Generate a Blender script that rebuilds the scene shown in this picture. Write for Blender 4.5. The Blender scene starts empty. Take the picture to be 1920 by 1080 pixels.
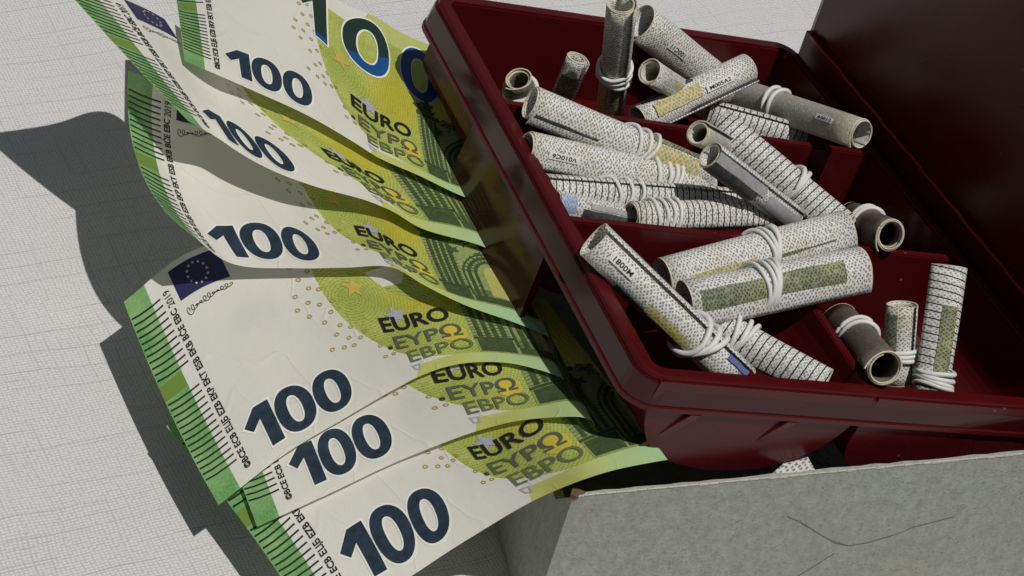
import bpy, bmesh, math, random
import numpy as np
from mathutils import Vector
from mathutils.geometry import tessellate_polygon
random.seed(7)
sc = bpy.context.scene
col = sc.collection
R = math.radians

# ---------------------------------------------------------------- camera (1 unit = 1 dm)
FPX = 4000.0
TH, ROLL, DIST = R(39.5), R(16), 5.5
TGT = np.array([0, 0, .72])
FWD = np.array([0, math.cos(TH), -math.sin(TH)])
_r0 = np.array([1., 0, 0]); _d0 = np.array([0, -math.sin(TH), -math.cos(TH)])
EX = _r0*math.cos(ROLL) - _d0*math.sin(ROLL)
EY = _r0*math.sin(ROLL) + _d0*math.cos(ROLL)
CAM = TGT - FWD*DIST
cd = bpy.data.cameras.new('camera'); cam = bpy.data.objects.new('camera', cd); col.objects.link(cam)
cd.sensor_width = 36; cd.lens = 36*FPX/1920; cd.clip_start = .05; cd.clip_end = 400
from mathutils import Matrix
M3 = Matrix(((EX[0], -EY[0], -FWD[0]), (EX[1], -EY[1], -FWD[1]), (EX[2], -EY[2], -FWD[2])))
cam.matrix_world = Matrix.Translation(Vector(CAM)) @ M3.to_4x4()
sc.camera = cam

# ---------------------------------------------------------------- daylight
SUN = np.array([.275, -.25, .95]); SUN /= np.linalg.norm(SUN)
w = bpy.data.worlds.new('World'); sc.world = w; w.use_nodes = True
nt = w.node_tree; bg = nt.nodes['Background']
sky = nt.nodes.new('ShaderNodeTexSky'); sky.sky_type = 'NISHITA'; sky.sun_disc = False
sky.sun_elevation = math.asin(SUN[2]); sky.sun_rotation = math.atan2(SUN[0], SUN[1])
sky.air_density = .8; sky.dust_density = 1.5; sky.ozone_density = 1.0
hs = nt.nodes.new('ShaderNodeHueSaturation'); hs.inputs['Saturation'].default_value = .35
nt.links.new(sky.outputs[0], hs.inputs['Color']); nt.links.new(hs.outputs[0], bg.inputs[0]); bg.inputs[1].default_value = .052
sl = bpy.data.lights.new('sun', 'SUN'); sl.energy = 4.8; sl.angle = R(.5); sl.color = (1, .965, .91)
so = bpy.data.objects.new('sun', sl); col.objects.link(so)
so.rotation_euler = Vector(SUN).to_track_quat('Z', 'Y').to_euler(); so.location = (3, -1, 8)
sc.view_settings.view_transform = 'Standard'; sc.view_settings.look = 'None'
sc.view_settings.exposure = -.92; sc.view_settings.gamma = 1
sc.render.engine = 'CYCLES'
sc.cycles.max_bounces = 8

# ---------------------------------------------------------------- helpers
def ray(x, y): return FWD + EX*((x-960)/FPX) + EY*((y-540)/FPX)
def at(x, y, z):                                   # point of the place seen at photo pixel x, y lying at height z
    d = ray(x, y); return CAM + d*((z-CAM[2])/d[2])
def unit(v): return v/np.linalg.norm(v)

def mk(name, verts, faces, mat=None, parent=None, smooth=False, org=None, uv=None):
    """link ONE mesh object; verts in place coordinates, kept relative to its thing's origin"""
    v = np.asarray(verts, float)
    if parent is not None: o0 = np.array(ORG[parent.name])
    else: o0 = np.array(org) if org is not None else np.array([v[:, 0].mean(), v[:, 1].mean(), v[:, 2].min()])
    me = bpy.data.meshes.new(name)
    me.from_pydata([tuple(p) for p in (v-o0)], [], [tuple(int(i) for i in f) for f in faces])
    if uv is not None:
        ul = me.uv_layers.new(name='UVMap')
        for lp in me.loops: ul.data[lp.index].uv = uv[lp.vertex_index]
    if smooth: me.polygons.foreach_set('use_smooth', [True]*len(me.polygons))
    if mat: me.materials.append(mat)
    o = bpy.data.objects.new(name, me); col.objects.link(o)
    if parent is None: o.location = o0
    else: o.parent = parent
    ORG[o.name] = tuple(o0)
    return o
ORG = {}
def empty(name, loc):
    o = bpy.data.objects.new(name, None); o.empty_display_size = .1; col.objects.link(o); o.location = tuple(loc); ORG[o.name] = tuple(loc); return o
def tag(o, label, cat, group=None, kind=None):
    if label: o['label'] = label
    if cat: o['category'] = cat
    if group: o['group'] = group
    if kind: o['kind'] = kind
    return o
class MB:
    def __init__(s): s.v = []; s.f = []
    def add(s, v, f):
        b = len(s.v); s.v += [np.asarray(p, float) for p in v]; s.f += [tuple(i+b for i in q) for q in f]; return s
    def hexa(s, p):    # 8 corners: bottom loop 4, top loop 4
        return s.add(p, [(3, 2, 1, 0), (4, 5, 6, 7), (0, 1, 5, 4), (1, 2, 6, 5), (2, 3, 7, 6), (3, 0, 4, 7)])
    def tube(s, pts, r, n=7, closed=False):
        pts = [np.asarray(p, float) for p in pts]; m = len(pts); vs = []
        up = np.array([.31, .52, .79])
        for i, p in enumerate(pts):
            a = pts[(i-1) % m] if (closed or i > 0) else p; b = pts[(i+1) % m] if (closed or i < m-1) else p
            t = unit(b-a); x = unit(np.cross(t, up)); y = np.cross(t, x)
            rr = r[i] if hasattr(r, '__len__') else r
            vs += [p + (x*math.cos(2*math.pi*k/n) + y*math.sin(2*math.pi*k/n))*rr for k in range(n)]
        fs = []
        for i in range(m if closed else m-1):
            j = (i+1) % m
            fs += [(i*n+k, i*n+(k+1) % n, j*n+(k+1) % n, j*n+k) for k in range(n)]
        if not closed: fs += [tuple(range(n))[::-1], tuple((m-1)*n+k for k in range(n))]
        return s.add(vs, fs)
    def build(s, name, mat, parent=None, **k): return mk(name, s.v, s.f, mat, parent, **k)

# ---------------------------------------------------------------- materials
class NT:
    def __init__(s, name):
        s.m = bpy.data.materials.new(name); s.m.use_nodes = True; s.t = s.m.node_tree; s.n = s.t.nodes; s.l = s.t.links
        s.b = s.n['Principled BSDF']; s.out = s.n['Material Output']
    def new(s, typ, **k):
        x = s.n.new('ShaderNode'+typ)
        for a, v in k.items(): setattr(x, a, v)
        return x
    def put(s, sock, v):
        if v is None: return
        if hasattr(v, 'is_output') or isinstance(v, bpy.types.NodeSocket): s.l.new(v, sock)
        else: sock.default_value = v
    def math(s, op, a, b=None, c=None):
        x = s.new('Math', operation=op); s.put(x.inputs[0], a); s.put(x.inputs[1], b)
        if c is not None: s.put(x.inputs[2], c)
        return x.outputs[0]
    def mix(s, f, a, b, blend='MIX'):
        x = s.new('Mix', data_type='RGBA', blend_type=blend)
        s.put(x.inputs[0], f); s.put(x.inputs[6], a if not isinstance(a, tuple) else (*a, 1)); s.put(x.inputs[7], b if not isinstance(b, tuple) else (*b, 1)); return x.outputs[2]
    def noise(s, vec, scale, detail=3, rough=.5):
        x = s.new('TexNoise'); s.put(x.inputs['Vector'], vec); x.inputs['Scale'].default_value = scale; x.inputs['Detail'].default_value = detail; x.inputs['Roughness'].default_value = rough; return x.outputs[0]
    def ramp(s, f, a, b):
        x = s.new('MapRange', clamp=True); s.put(x.inputs[0], f); x.inputs[1].default_value = a; x.inputs[2].default_value = b; return x.outputs[0]
    def bump(s, h, strength, dist):
        x = s.new('Bump'); s.put(x.inputs['Height'], h); x.inputs['Strength'].default_value = strength; x.inputs['Distance'].default_value = dist
        s.l.new(x.outputs[0], s.b.inputs['Normal']); return x
    def coord(s, which='Object'): return s.new('TexCoord').outputs[which]
    def sep(s, v):
        x = s.new('SeparateXYZ'); s.put(x.inputs[0], v); return x.outputs
    def set(s, **k):
        for a, v in k.items(): s.put(s.b.inputs[a.replace('_', ' ')], v if not isinstance(v, tuple) else (*v, 1))
def plain(name, c, rough=.7, var=.12, scale=25, spec=.4):
    m = NT(name); n = m.noise(m.coord(), scale, 4, .6)
    m.set(Base_Color=m.mix(n, tuple(x*(1-var) for x in c), tuple(min(1, x*(1+var)) for x in c)), Roughness=rough)
    m.b.inputs['Specular IOR Level'].default_value = spec
    return m.m

def cloth_mat():
    m = NT('white_tablecloth'); P = m.coord()
    mp = m.new('Mapping'); m.put(mp.inputs[0], P); mp.inputs['Rotation'].default_value = (0, 0, R(-38))
    x, y, z = m.sep(mp.outputs[0])
    x = m.math('ADD', x, m.math('MULTIPLY', m.noise(P, 3., 2), .05)); y = m.math('ADD', y, m.math('MULTIPLY', m.noise(P, 2.2, 2), .06))
    vm = m.new('CombineXYZ'); m.put(vm.inputs[0], m.math('MULTIPLY', x, 88.)); m.put(vm.inputs[1], m.math('MULTIPLY', y, 104.))
    vo = m.new('TexVoronoi', distance='CHEBYCHEV', voronoi_dimensions='2D'); m.put(vo.inputs['Vector'], vm.outputs[0]); vo.inputs['Scale'].default_value = 1.; vo.inputs['Randomness'].default_value = .22
    wv = m.math('MULTIPLY', m.math('SUBTRACT', .42, vo.outputs['Distance']), m.math('ADD', .8, m.math('MULTIPLY', m.noise(P, 24, 3, .7), 3.2)))
    def lines(c, other, pr, wd, lenk, seed, lo, hi):
        q = m.math('ADD', m.math('MULTIPLY', c, 1/pr), m.math('MULTIPLY', m.noise(P, 1.3, 1, .5), 1.1)); fr = m.math('ABSOLUTE', m.math('SUBTRACT', m.math('FRACT', q), .5)); row = m.math('FLOOR', q)
        cb = m.new('CombineXYZ'); m.put(cb.inputs[0], m.math('MULTIPLY', other, lenk)); m.put(cb.inputs[1], m.math('MULTIPLY', row, 7.31)); cb.inputs[2].default_value = seed
        return m.math('MULTIPLY', m.ramp(fr, wd, wd*.3), m.ramp(m.noise(cb.outputs[0], 1.0, 1), lo, hi))
    l1 = lines(y, x, .031, .12, 3.5, 1., .56, .68); l2 = lines(x, y, .047, .085, 3.0, 5., .52, .64); l3 = lines(y, x, .074, .045, 1.4, 9., .46, .52)
    l = m.math('MAXIMUM', m.math('MULTIPLY', l1, .8), m.math('MAXIMUM', m.math('MULTIPLY', l2, .7), l3))
    fine = m.noise(P, 120, 2, .7)
    h = m.math('ADD', m.math('MULTIPLY', wv, .8), m.math('SUBTRACT', m.math('MULTIPLY', fine, .7), m.math('MULTIPLY', l, .55)))
    c = m.mix(m.ramp(wv, -.8, .7), (.42, .42, .425), (.74, .74, .75))
    c = m.mix(m.math('MULTIPLY', l, .30), c, (.30, .30, .31))
    m.set(Base_Color=c, Roughness=.85); m.bump(m.math('ADD', h, m.math('MULTIPLY', m.noise(P, 1.4, 3), 30.)), .5, .003); m.b.inputs['Specular IOR Level'].default_value = .25
    return m.m

def plastic_mat(name, c, rough=.22, bumpy=.12, spec=.3):
    m = NT(name); P = m.coord(); n = m.noise(P, 6, 4, .6); f = m.noise(P, 70, 3, .6)
    sp = m.ramp(m.noise(P, 34, 1, .4), .80, .82)
    b = m.mix(n, tuple(x*.85 for x in c), tuple(x*1.15 for x in c))
    m.set(Base_Color=m.mix(m.math('MULTIPLY', sp, .35), b, (.35, .25, .25)), Roughness=m.math('ADD', m.math('MULTIPLY', n, .26), rough-.13))
    m.bump(m.math('ADD', n, m.math('MULTIPLY', f, .06)), bumpy, .006); m.b.inputs['Specular IOR Level'].default_value = spec
    return m.m

def card_mat(name, c):
    m = NT(name); P = m.coord(); mp = m.new('Mapping'); m.put(mp.inputs[0], P); mp.inputs['Rotation'].default_value = (0, .5, .2); mp.inputs['Scale'].default_value = (1, 1, .6)
    n = m.noise(mp.outputs[0], 40, 4, .65); f = m.noise(P, 95, 2, .5); g = m.noise(P, 3, 3)
    cc = m.mix(m.ramp(n, .3, .7), tuple(x*.84 for x in c), tuple(x*1.14 for x in c))
    cc = m.mix(m.math('MULTIPLY', m.ramp(f, .60, .68), .45), cc, tuple(x*.45 for x in c))
    cc = m.mix(m.math('MULTIPLY', m.ramp(g, .4, .7), .18), cc, (.36, .30, .22))
    m.set(Base_Color=cc, Roughness=.9); m.bump(m.math('ADD', n, m.math('MULTIPLY', f, .5)), .7, .006); return m.m

def paper_shader(m, c, trans=.22, rough=.55):
    """diffuse paper that lets some light through"""
    m.set(Base_Color=c, Roughness=rough); m.b.inputs['Specular IOR Level'].default_value = .25
    tr = m.new('BsdfTranslucent'); m.put(tr.inputs[0], c)
    mx = m.new('MixShader'); mx.inputs[0].default_value = trans
    m.l.new(m.b.outputs[0], mx.inputs[1]); m.l.new(tr.outputs[0], mx.inputs[2]); m.l.new(mx.outputs[0], m.out.inputs[0])

def note_mat():
    m = NT('hundred_note_print'); U = m.sep(m.coord('UV')); P = m.coord()
    s = m.math('MULTIPLY', U[0], 147.); t = m.math('MULTIPLY', U[1], 77.)
    cb = m.new('CombineXYZ'); m.put(cb.inputs[0], s); m.put(cb.inputs[1], t); V = cb.outputs[0]
    def dist(cx, cy):
        return m.math('SQRT', m.math('ADD', m.math('POWER', m.math('SUBTRACT', s, cx), 2.), m.math('POWER', m.math('SUBTRACT', t, cy), 2.)))
    def band(v, a, b): return m.math('MULTIPLY', m.math('GREATER_THAN', v, a), m.math('LESS_THAN', v, b))
    grain = m.noise(V, 1.1, 2, .6); big = m.noise(V, .07, 2)
    paper = m.mix(big, (.80, .79, .715), (.86, .85, .78))
    # engraved fine line pattern of the green field
    d0 = dist(110, 55); d1 = dist(70, 45)
    ln = m.math('SINE', m.math('ADD', m.math('MULTIPLY', d1, 5.2), m.math('MULTIPLY', grain, 9.)))
    ln2 = m.math('SINE', m.math('ADD', m.math('MULTIPLY', m.math('ADD', s, m.math('MULTIPLY', t, 1.7)), 3.1), m.math('MULTIPLY', big, 14.)))
    g = m.mix(m.ramp(m.noise(V, .055, 2), .35, .65), (.45, .55, .11), (.62, .68, .18))
    g = m.mix(m.math('MULTIPLY', m.ramp(m.math('ADD', ln, m.math('MULTIPLY', ln2, .6)), .1, 1.1), .55), g, (.13, .18, .03))
    g = m.mix(m.math('MULTIPLY', m.ramp(grain, .5, .75), .35), g, (.52, .55, .22))
    yl = m.math('MULTIPLY', m.ramp(dist(98, 46), 20, 7), .75)
    g = m.mix(yl, g, m.mix(m.ramp(m.math('ADD', ln2, ln), -.6, 1.), (.66, .57, .04), (.50, .42, .03)))
    inside = m.math('MULTIPLY', m.math('MAXIMUM', m.math('LESS_THAN', d0, 48.5), m.math('GREATER_THAN', s, 110.)), m.math('LESS_THAN', t, m.math('ADD', 70., m.math('MULTIPLY', m.ramp(s, 80, 84), 7.))))
    c = m.mix(inside, paper, g)
    rimw = m.math('MULTIPLY', band(d0, 48.5, 49.6), m.math('LESS_THAN', s, 108.)); c = m.mix(m.math('MULTIPLY', rimw, .6), c, (.85, .85, .78))
    # lower light band, yellow to mint
    st = m.mix(m.ramp(s, 98, 132), (.62, .66, .17), (.42, .70, .42)); st = m.mix(m.math('MULTIPLY', grain, .25), st, (.75, .78, .40))
    c = m.mix(m.math('MULTIPLY', m.math('GREATER_THAN', s, m.math('ADD', 82., m.math('MULTIPLY', t, .35))), m.math('LESS_THAN', t, 7.6)), c, st)
    # upper corner band light
    c = m.mix(m.math('MULTIPLY', m.math('MULTIPLY', m.math('GREATER_THAN', s, 84.), m.math('GREATER_THAN', t, 70.)), .7), c, (.62, .68, .24))
    # green edge strip
    e = m.mix(m.ramp(m.noise(V, .09, 1), .38, .62), (.13, .36, .10), (.28, .50, .19)); e = m.mix(m.math('MULTIPLY', m.ramp(grain, .4, .7), .4), e, (.40, .62, .34))
    e = m.mix(band(t, 40.5, 46.), e, (.19, .30, .06))
    c = m.mix(m.math('LESS_THAN', s, m.math('ADD', 8.6, m.math('MULTIPLY', grain, .25))), c, e)
    # foil stripe with yellow bars
    foil = m.math('MULTIPLY', band(s, 121.5, 131.), m.math('GREATER_THAN', t, 40.)); c = m.mix(m.math('MULTIPLY', foil, m.ramp(m.math('SINE', m.math('MULTIPLY', s, 3.3)), -.1, .3)), c, (.70, .60, .05))
    # soft folds of use
    paper_shader(m, c, .2); cr = m.math('ABSOLUTE', m.math('SUBTRACT', m.noise(V, .03, 2), .5)); fold = m.ramp(cr, .012, 0)
    m.bump(m.math('ADD', m.math('ADD', m.math('MULTIPLY', grain, .35), m.math('MULTIPLY', m.noise(V, .12, 3), 1.2)), m.math('MULTIPLY', fold, .6)), .3, .006)
    return m.m

def roll_mat(name, base=(.79, .79, .775), stripes=False, tint=(.64, .60, .36), tintamt=.32, dark=.75, seed=0., per=1.25, wash=.35):
    m = NT(name); U = m.sep(m.coord('UV')); u, v = U[0], U[1]     # millimetres along and around the roll
    cb = m.new('CombineXYZ'); m.put(cb.inputs[0], u); m.put(cb.inputs[1], v); cb.inputs[2].default_value = seed; V = cb.outputs[0]
    g = m.noise(V, .9, 2, .6); big = m.noise(V, .075, 2, .5)
    mp = m.new('Mapping'); m.put(mp.inputs[0], V); mp.inputs['Rotation'].default_value = (0, 0, R(45)); k = 1.38/per; mp.inputs['Scale'].default_value = (k*1.15, k*.85, 0)
    vo = m.new('TexVoronoi', distance='CHEBYCHEV', voronoi_dimensions='2D'); m.put(vo.inputs['Vector'], mp.outputs[0]); vo.inputs['Scale'].default_value = 1.; vo.inputs['Randomness'].default_value = .38
    w_ = m.math('SUBTRACT', .62, m.math('ADD', vo.outputs['Distance'], m.math('MULTIPLY', m.math('SUBTRACT', g, .25), .5)))
    c = m.mix(m.math('MULTIPLY', m.ramp(big, .5, .66), tintamt), base, tint)
    c = m.mix(m.math('MULTIPLY', m.ramp(w_, .12, .30), dark), c, (.05, .055, .055))
    c = m.mix(m.math('MULTIPLY', m.ramp(g, .52, .75), wash), c, (.82, .82, .80))
    if stripes:
        q = m.math('ADD', m.math('MULTIPLY', u, 1/2.05), m.math('MULTIPLY', v, .055))
        row = m.math('LESS_THAN', m.math('FRACT', q), .17)
        zone = 1.
        c = m.mix(m.math('MULTIPLY', row, zone), c, (.012, .012, .014))
    paper_shader(m, c, .06, .5); m.bump(m.math('ADD', g, m.math('MULTIPLY', big, 2.)), .2, .004)
    return m.m

M = dict(
    cloth=cloth_mat(), tray=plastic_mat('dark_red_plastic', (.072, .0045, .0060), .26, .06), wall=plastic_mat('glossy_red_plastic', (.045, .003, .004), .12, .03, .36), ridge=plastic_mat('painted_lit_red_edge', (.30, .012, .02), .3), lid=plastic_mat('dark_red_lid_plastic', (.085, .004, .006), .30, .22, .4),
    card=card_mat('grey_cardboard', (.35, .375, .32)), cardedge=plain('torn_card_edge', (.55, .54, .50), .95, .35, 60), brown=plain('torn_brown_card', (.12, .075, .045), .95, .4, 40),
    note=note_mat(), ink=plain('navy_ink', (.016, .034, .056), .6, .95, 45), halo=plain('pale_halo_ink', (.84, .83, .77), .6, .02), black=plain('black_ink', (.012, .013, .012), .6, .3, 50),
    grey=plain('grey_ink', (.10, .115, .075), .6, .4, 60), olive=plain('olive_ink', (.14, .17, .07), .6, .3, 60), flag=plain('dark_blue_flag_ink', (.020, .018, .085), .6, .3, 50), star=plain('flag_star_ink', (.55, .55, .50), .6, .1),
    lit_edge_paint=plain('painted_sunlit_lid_edge', (.55, .54, .53), .4, .1, 20), omega=plain('yellow_patch_ink', (.62, .50, .06), .6, .2, 40), gold=plain('gold_star_ink', (.58, .42, .10), .5, .2, 60), silver=plain('silver_star_ink', (.42, .42, .50), .4, .35, 80), ring=plain('ochre_ring_ink', (.42, .34, .08), .6, .2),
    archd=plain('dark_green_engraving', (.055, .085, .03), .6, .7, 70), archl=plain('pale_green_engraving', (.27, .33, .12), .6, .6, 110), archy=plain('yellow_green_engraving', (.45, .44, .13), .6, .3, 80),
    emerald=plain('emerald_ink', (.018, .040, .032), .4, .3, 30), blue=plain('blue_shift_ink', (.012, .085, .26), .4, .25, 30),
    band=plain('white_rubber', (.74, .74, .72), .5, .05, 40), inner=plain('cream_paper_inside', (.62, .57, .42), .7, .2, 40), tagm=plain('white_code_box', (.74, .74, .71), .7, .04, 40),
    dkprint=roll_mat('dark_engraved_print', (.055, .058, .055), False, (.14, .14, .12), .7, .7, 3., wash=.08), gnprint=roll_mat('green_engraved_print', (.20, .23, .14), False, (.36, .37, .15), .7, .9, 5., wash=.2), blprint=plain('blue_flag_print', (.10, .12, .32), .6, .3, 60),
    bluepr=roll_mat('light_blue_print', (.42, .52, .70), False, (.20, .30, .62), .7, .4, 8.), yelpr=roll_mat('yellow_print', (.60, .55, .30), False, (.62, .50, .08), .8, .5, 12., 1.5),
    weave=roll_mat('pale_woven_print', seed=0.), weave2=roll_mat('pale_woven_print_warm', (.75, .745, .70), tintamt=.5, seed=21.), stripe=roll_mat('barred_edge_print', (.77, .77, .75), True, tintamt=.12, dark=.65, seed=33.), stripe2=roll_mat('barred_edge_print_warm', (.75, .74, .69), True, tintamt=.35, dark=.7, seed=47.),
    brownr=roll_mat('brown_back_print', (.20, .165, .135), False, (.30, .24, .17), .6, .6, 60., wash=.12), greyr=roll_mat('grey_painted_shade_print', (.46, .46, .42), False, (.46, .42, .24), .5, .35, 71.),  # greyr: the shade lying on its roll is put into the grey tone
)
_s = NT('silver_foil'); _p = _s.coord(); _n = _s.noise(_p, 60, 4, .7); _s.set(Base_Color=_s.mix(_n, (.35, .35, .37), (.9, .89, .91)), Metallic=.5, Roughness=.35); _s.bump(_n, .35, .006); M['foil'] = _s.m
_s = NT('dark_hair'); _s.set(Base_Color=(.03, .027, .022), Roughness=.5); M['hair'] = _s.m

# ---------------------------------------------------------------- table cloth
n = 90; v = []; f = []
xs = np.linspace(-14, 14, n)
for j in range(n):
    for i in range(n):
        x, y = xs[i], xs[j]
        v.append((x, y, .012*math.sin(1.3*x+.7*y)*math.sin(.8*y-.3*x)))
        if i < n-1 and j < n-1: f.append((j*n+i, j*n+i+1, (j+1)*n+i+1, (j+1)*n+i))
tag(mk('tablecloth', v, f, M['cloth'], smooth=True, org=(0, 0, 0)), 'white woven tablecloth with raised slub threads under everything', 'tablecloth', kind='structure')

# ---------------------------------------------------------------- cardboard box
zb = .55
b0, b1, b2 = at(1075, 930, zb), at(2150, 828, zb), at(822, 95, zb)
def panel(name, p, q, zt, th, mat, parent, inward, zlo=.004):
    d = unit(np.array([q[0]-p[0], q[1]-p[1], 0])); nrm = np.array([-d[1], d[0], 0])*inward
    m = 40; vs = []; fs = []
    for i in range(m+1):                                       # slightly ragged cut along the top
        c = p + (q-p)*(i/m); z = (zt(i/m) if callable(zt) else zt) + random.uniform(-.003, .003)
        a = np.array([c[0], c[1], zlo]); e = nrm*th
        vs += [a, np.array([c[0], c[1], z]), np.array([c[0], c[1], z])+e, a+e]
    for i in range(m):
        k = i*4; fs += [(k+j, k+(j+1) % 4, k+4+(j+1) % 4, k+4+j) for j in range(4)]
    fs += [(3, 2, 1, 0), tuple(m*4+j for j in range(4))]
    return mk(name, vs, fs, mat, parent)
box = empty('cardboard_box', (b0[0]+.5, b0[1]+.7, 0))
tag(box, 'grey cardboard box holding the red tray, its cut front edge along the bottom right', 'box')
panel('front_panel', b0, b1, zb, .011, M['card'], box, 1)
panel('side_panel', b0+unit(b1-b0)*.002, b2, lambda q: zb-.004-.11*min(1, q/.05), .026, M['card'], box, -1)
b3 = b2 + (b1-b0)*.98
panel('back_panel', b2+unit(b1-b0)*.03, b3, zb-.12, .026, M['card'], box, -1)
mk('box_floor', [tuple(p[:2])+(.02,) for p in (b0, b1, b3, b2)], [(0, 1, 2, 3)], M['card'], box)
fr = MB()
fu = unit(b1-b0)
m = 60
for i in range(m):                                             # pale frayed lip on the cut front edge
    c = b0+fu*(.002+i*.0285); hgt = random.uniform(.0015, .008); nn = np.array([fu[1], -fu[0], 0])
    fr.hexa([c+nn*.0005+np.array([0, 0, -hgt]), c+nn*.0018+np.array([0, 0, -hgt*.8]), c+fu*.027+nn*.0018+np.array([0, 0, -hgt*.7]), c+fu*.027+nn*.0005+np.array([0, 0, -hgt]),
             c+nn*.0005+np.array([0, 0, .002]), c+nn*.0018+np.array([0, 0, .001]), c+fu*.027+nn*.0018+np.array([0, 0, .001]), c+fu*.027+nn*.0005+np.array([0, 0, .002])])
fr.build('frayed_edge', M['cardedge'], box)
t_ = MB(); c0 = at(1082, 918, zb+.004)
pts = [at(*p) for p in ((1070, 927, zb+.003), (1074, 914, zb+.008), (1086, 917, zb+.010), (1098, 922, zb+.003), (1090, 927, zb+.002), (1080, 931, zb+.003))]
t_.add(pts+[p-np.array([0, 0, .012]) for p in pts], [tuple(range(6)), tuple(range(11, 5, -1))]+[(i, i+6, (i+1) % 6+6, (i+1) % 6) for i in range(6)])
t_.build('torn_corner', M['brown'], box)
def hair(px, nm, label):
    q = []
    nn = np.array([fu[1], -fu[0], 0])
    for x, y in px:                                            # on the front panel plane
        d = ray(x, y); tt = ((b0+nn*.0014-CAM)@nn)/(d@nn); q.append(CAM+d*tt)
    qq = []
    for i in range(len(q)-1):
        for k in range(4): qq.append(q[i]+(q[i+1]-q[i])*(k/4))
    tag(MB().tube(qq+[q[-1]], .0006, 5).build(nm, M['hair'], smooth=True), label, 'hair')
hair([(1476, 968), (1500, 978), (1540, 1003), (1568, 1018), (1592, 1023), (1625, 1018), (1684, 1001), (1708, 990), (1760, 976), (1790, 969)], 'hair', 'long thin dark hair lying curved across the grey cardboard front')
hair([(1496, 1080), (1520, 1066), (1545, 1050), (1566, 1037)], 'hair', 'short thin dark hair near the lower frame edge on the grey cardboard front')

# ---------------------------------------------------------------- red plastic tray
ZL, ZR = .90, .63
q00, q01, q10 = at(840, 0, ZL), at(1228, 688, ZL), at(1478, 92, ZR)
TN = unit(np.cross(q01-q00, q10-q00)); TN = TN if TN[2] > 0 else -TN
def tr(x, y, h):                                               # photo pixel to a point h above the rim plane
    d = ray(x, y); return CAM + d*(((q00+TN*h-CAM)@TN)/(d@TN))
q11 = tr(2012, 752, 0)
W, L = np.linalg.norm(q10-q00), np.linalg.norm(q01-q00)
def loc(u, v, h):                                              # u across (0..W), v towards the viewer (0..L)
    a, b = u/W, v/L
    return q00*(1-a)*(1-b)+q10*a*(1-b)+q01*(1-a)*b+q11*a*b + TN*h
def uv_of(x, y):
    p = tr(x, y, 0); a = b = .5
    for _ in range(30):
        r_ = p-loc(a*W, b*L, 0); du = (loc(W, b*L, 0)-loc(0, b*L, 0)); dv = (loc(a*W, L, 0)-loc(a*W, 0, 0))
        a += r_@du/(du@du)*.9; b += r_@dv/(dv@dv)*.9
    return a*W, b*L
D1a, D1b = uv_of(945, 190)[1], uv_of(1635, 286)[1]
D2a, D2b = uv_of(1066, 408)[1], uv_of(1797, 483)[1]
D3a, D3b = uv_of(1475, 492)[0], uv_of(1627, 716)[0]
print('tray', W, L, D1a, D1b, D2a, D2b, D3a, D3b)
tray = empty('cash_tray', loc(W/2, L/2, -.36))
tag(tray, 'dark red plastic cash tray with four compartments full of rolled banknotes', 'tray')
def rrect(off, rad, n=7):
    c = [(-off, -off, 180), (W+off, -off, 270), (W+off, L+off, 0), (-off, L+off, 90)]; out = []
    for x, y, a0 in c:
        cx = x+rad*(1 if x < W/2 else -1); cy = y+rad*(1 if y < L/2 else -1)
        for k in range(n):
            a = R(a0+90*k/(n-1)); out.append((cx+rad*math.cos(a), cy+rad*math.sin(a)))
    return out
prof = [(0, -.03, .035), (0, -.002, .035), (.002, 0, .037), (.030, 0, .06), (.037, -.003, .065), (.043, -.012, .07), (.046, -.082, .073), (.052, -.085, .08), (.053, -.099, .081), (.050, -.102, .08), (.034, -.100, .065), (.030, -.012, .06)]
nr = len(rrect(0, .04))
def ring_part(name, prof_, mat, closed):
    vs = []; fs = []
    for off, h, rad in prof_: vs += [loc(x, y, h) for x, y in rrect(off, rad)]
    for i in range(len(prof_)-(0 if closed else 1)):
        j = (i+1) % len(prof_)
        fs += [(i*nr+k, i*nr+(k+1) % nr, j*nr+(k+1) % nr, j*nr+k) for k in range(nr)]
    return mk(name, vs, fs, mat, tray)
ring_part('rim', [(0, -.03, .035), (0, -.002, .035), (.002, 0, .037), (.028, 0, .06), (.034, -.002, .065), (.0365, -.008, .067), (.0365, -.014, .067), (.028, -.012, .06)], M['tray'], True)
ring_part('skirt', [(.031, -.0125, .063), (.041, -.0135, .07), (.0435, -.018, .072), (.046, -.083, .073), (.034, -.083, .065)], M['wall'], True)
ring_part('rim_lip', [(.034, -.0835, .065), (.049, -.0840, .078), (.051, -.087, .08), (.051, -.099, .08), (.048, -.102, .078), (.034, -.102, .065)], M['tray'], True)
def cup(u0a, u0b, u1a, u1b, v0a, v0b, v1a, v1b, dep, p, name='compartment'):
    """open pocket: left edge u0 (far, near), right edge u1, far edge v0 (left, right), near edge v1"""
    n_ = 29; nv = 4; vs = []; fs = []
    for j in range(nv+1):
        b = j/nv
        for i in range(n_):
            th = math.pi*i/(n_-1); cx = math.cos(th)
            x = -math.copysign(abs(cx)**(2/p), cx)*.5+.5; hh = -dep*abs(math.sin(th))**(2/p)
            a = x
            uL = u0a+(u0b-u0a)*b; uR = u1a+(u1b-u1a)*b
            tap = .012*(hh/-dep)
            u = uL+(uR-uL)*a; vA = v0a+(v0b-v0a)*a+tap; vB = v1a+(v1b-v1a)*a-tap
            vs.append(loc(u, vA+(vB-vA)*b, hh-.006))
    for j in range(nv): fs += [(j*n_+i, j*n_+i+1, (j+1)*n_+i+1, (j+1)*n_+i) for i in range(n_-1)]
    fs.append(tuple(range(n_))[::-1]); fs.append(tuple(nv*n_+i for i in range(n_)))
    o = mk(name, vs, fs, M['tray'], tray); md = o.modifiers.new('thickness', 'SOLIDIFY'); md.thickness = .008; md.offset = 0
    return o
e = .004; hw = .010
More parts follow.
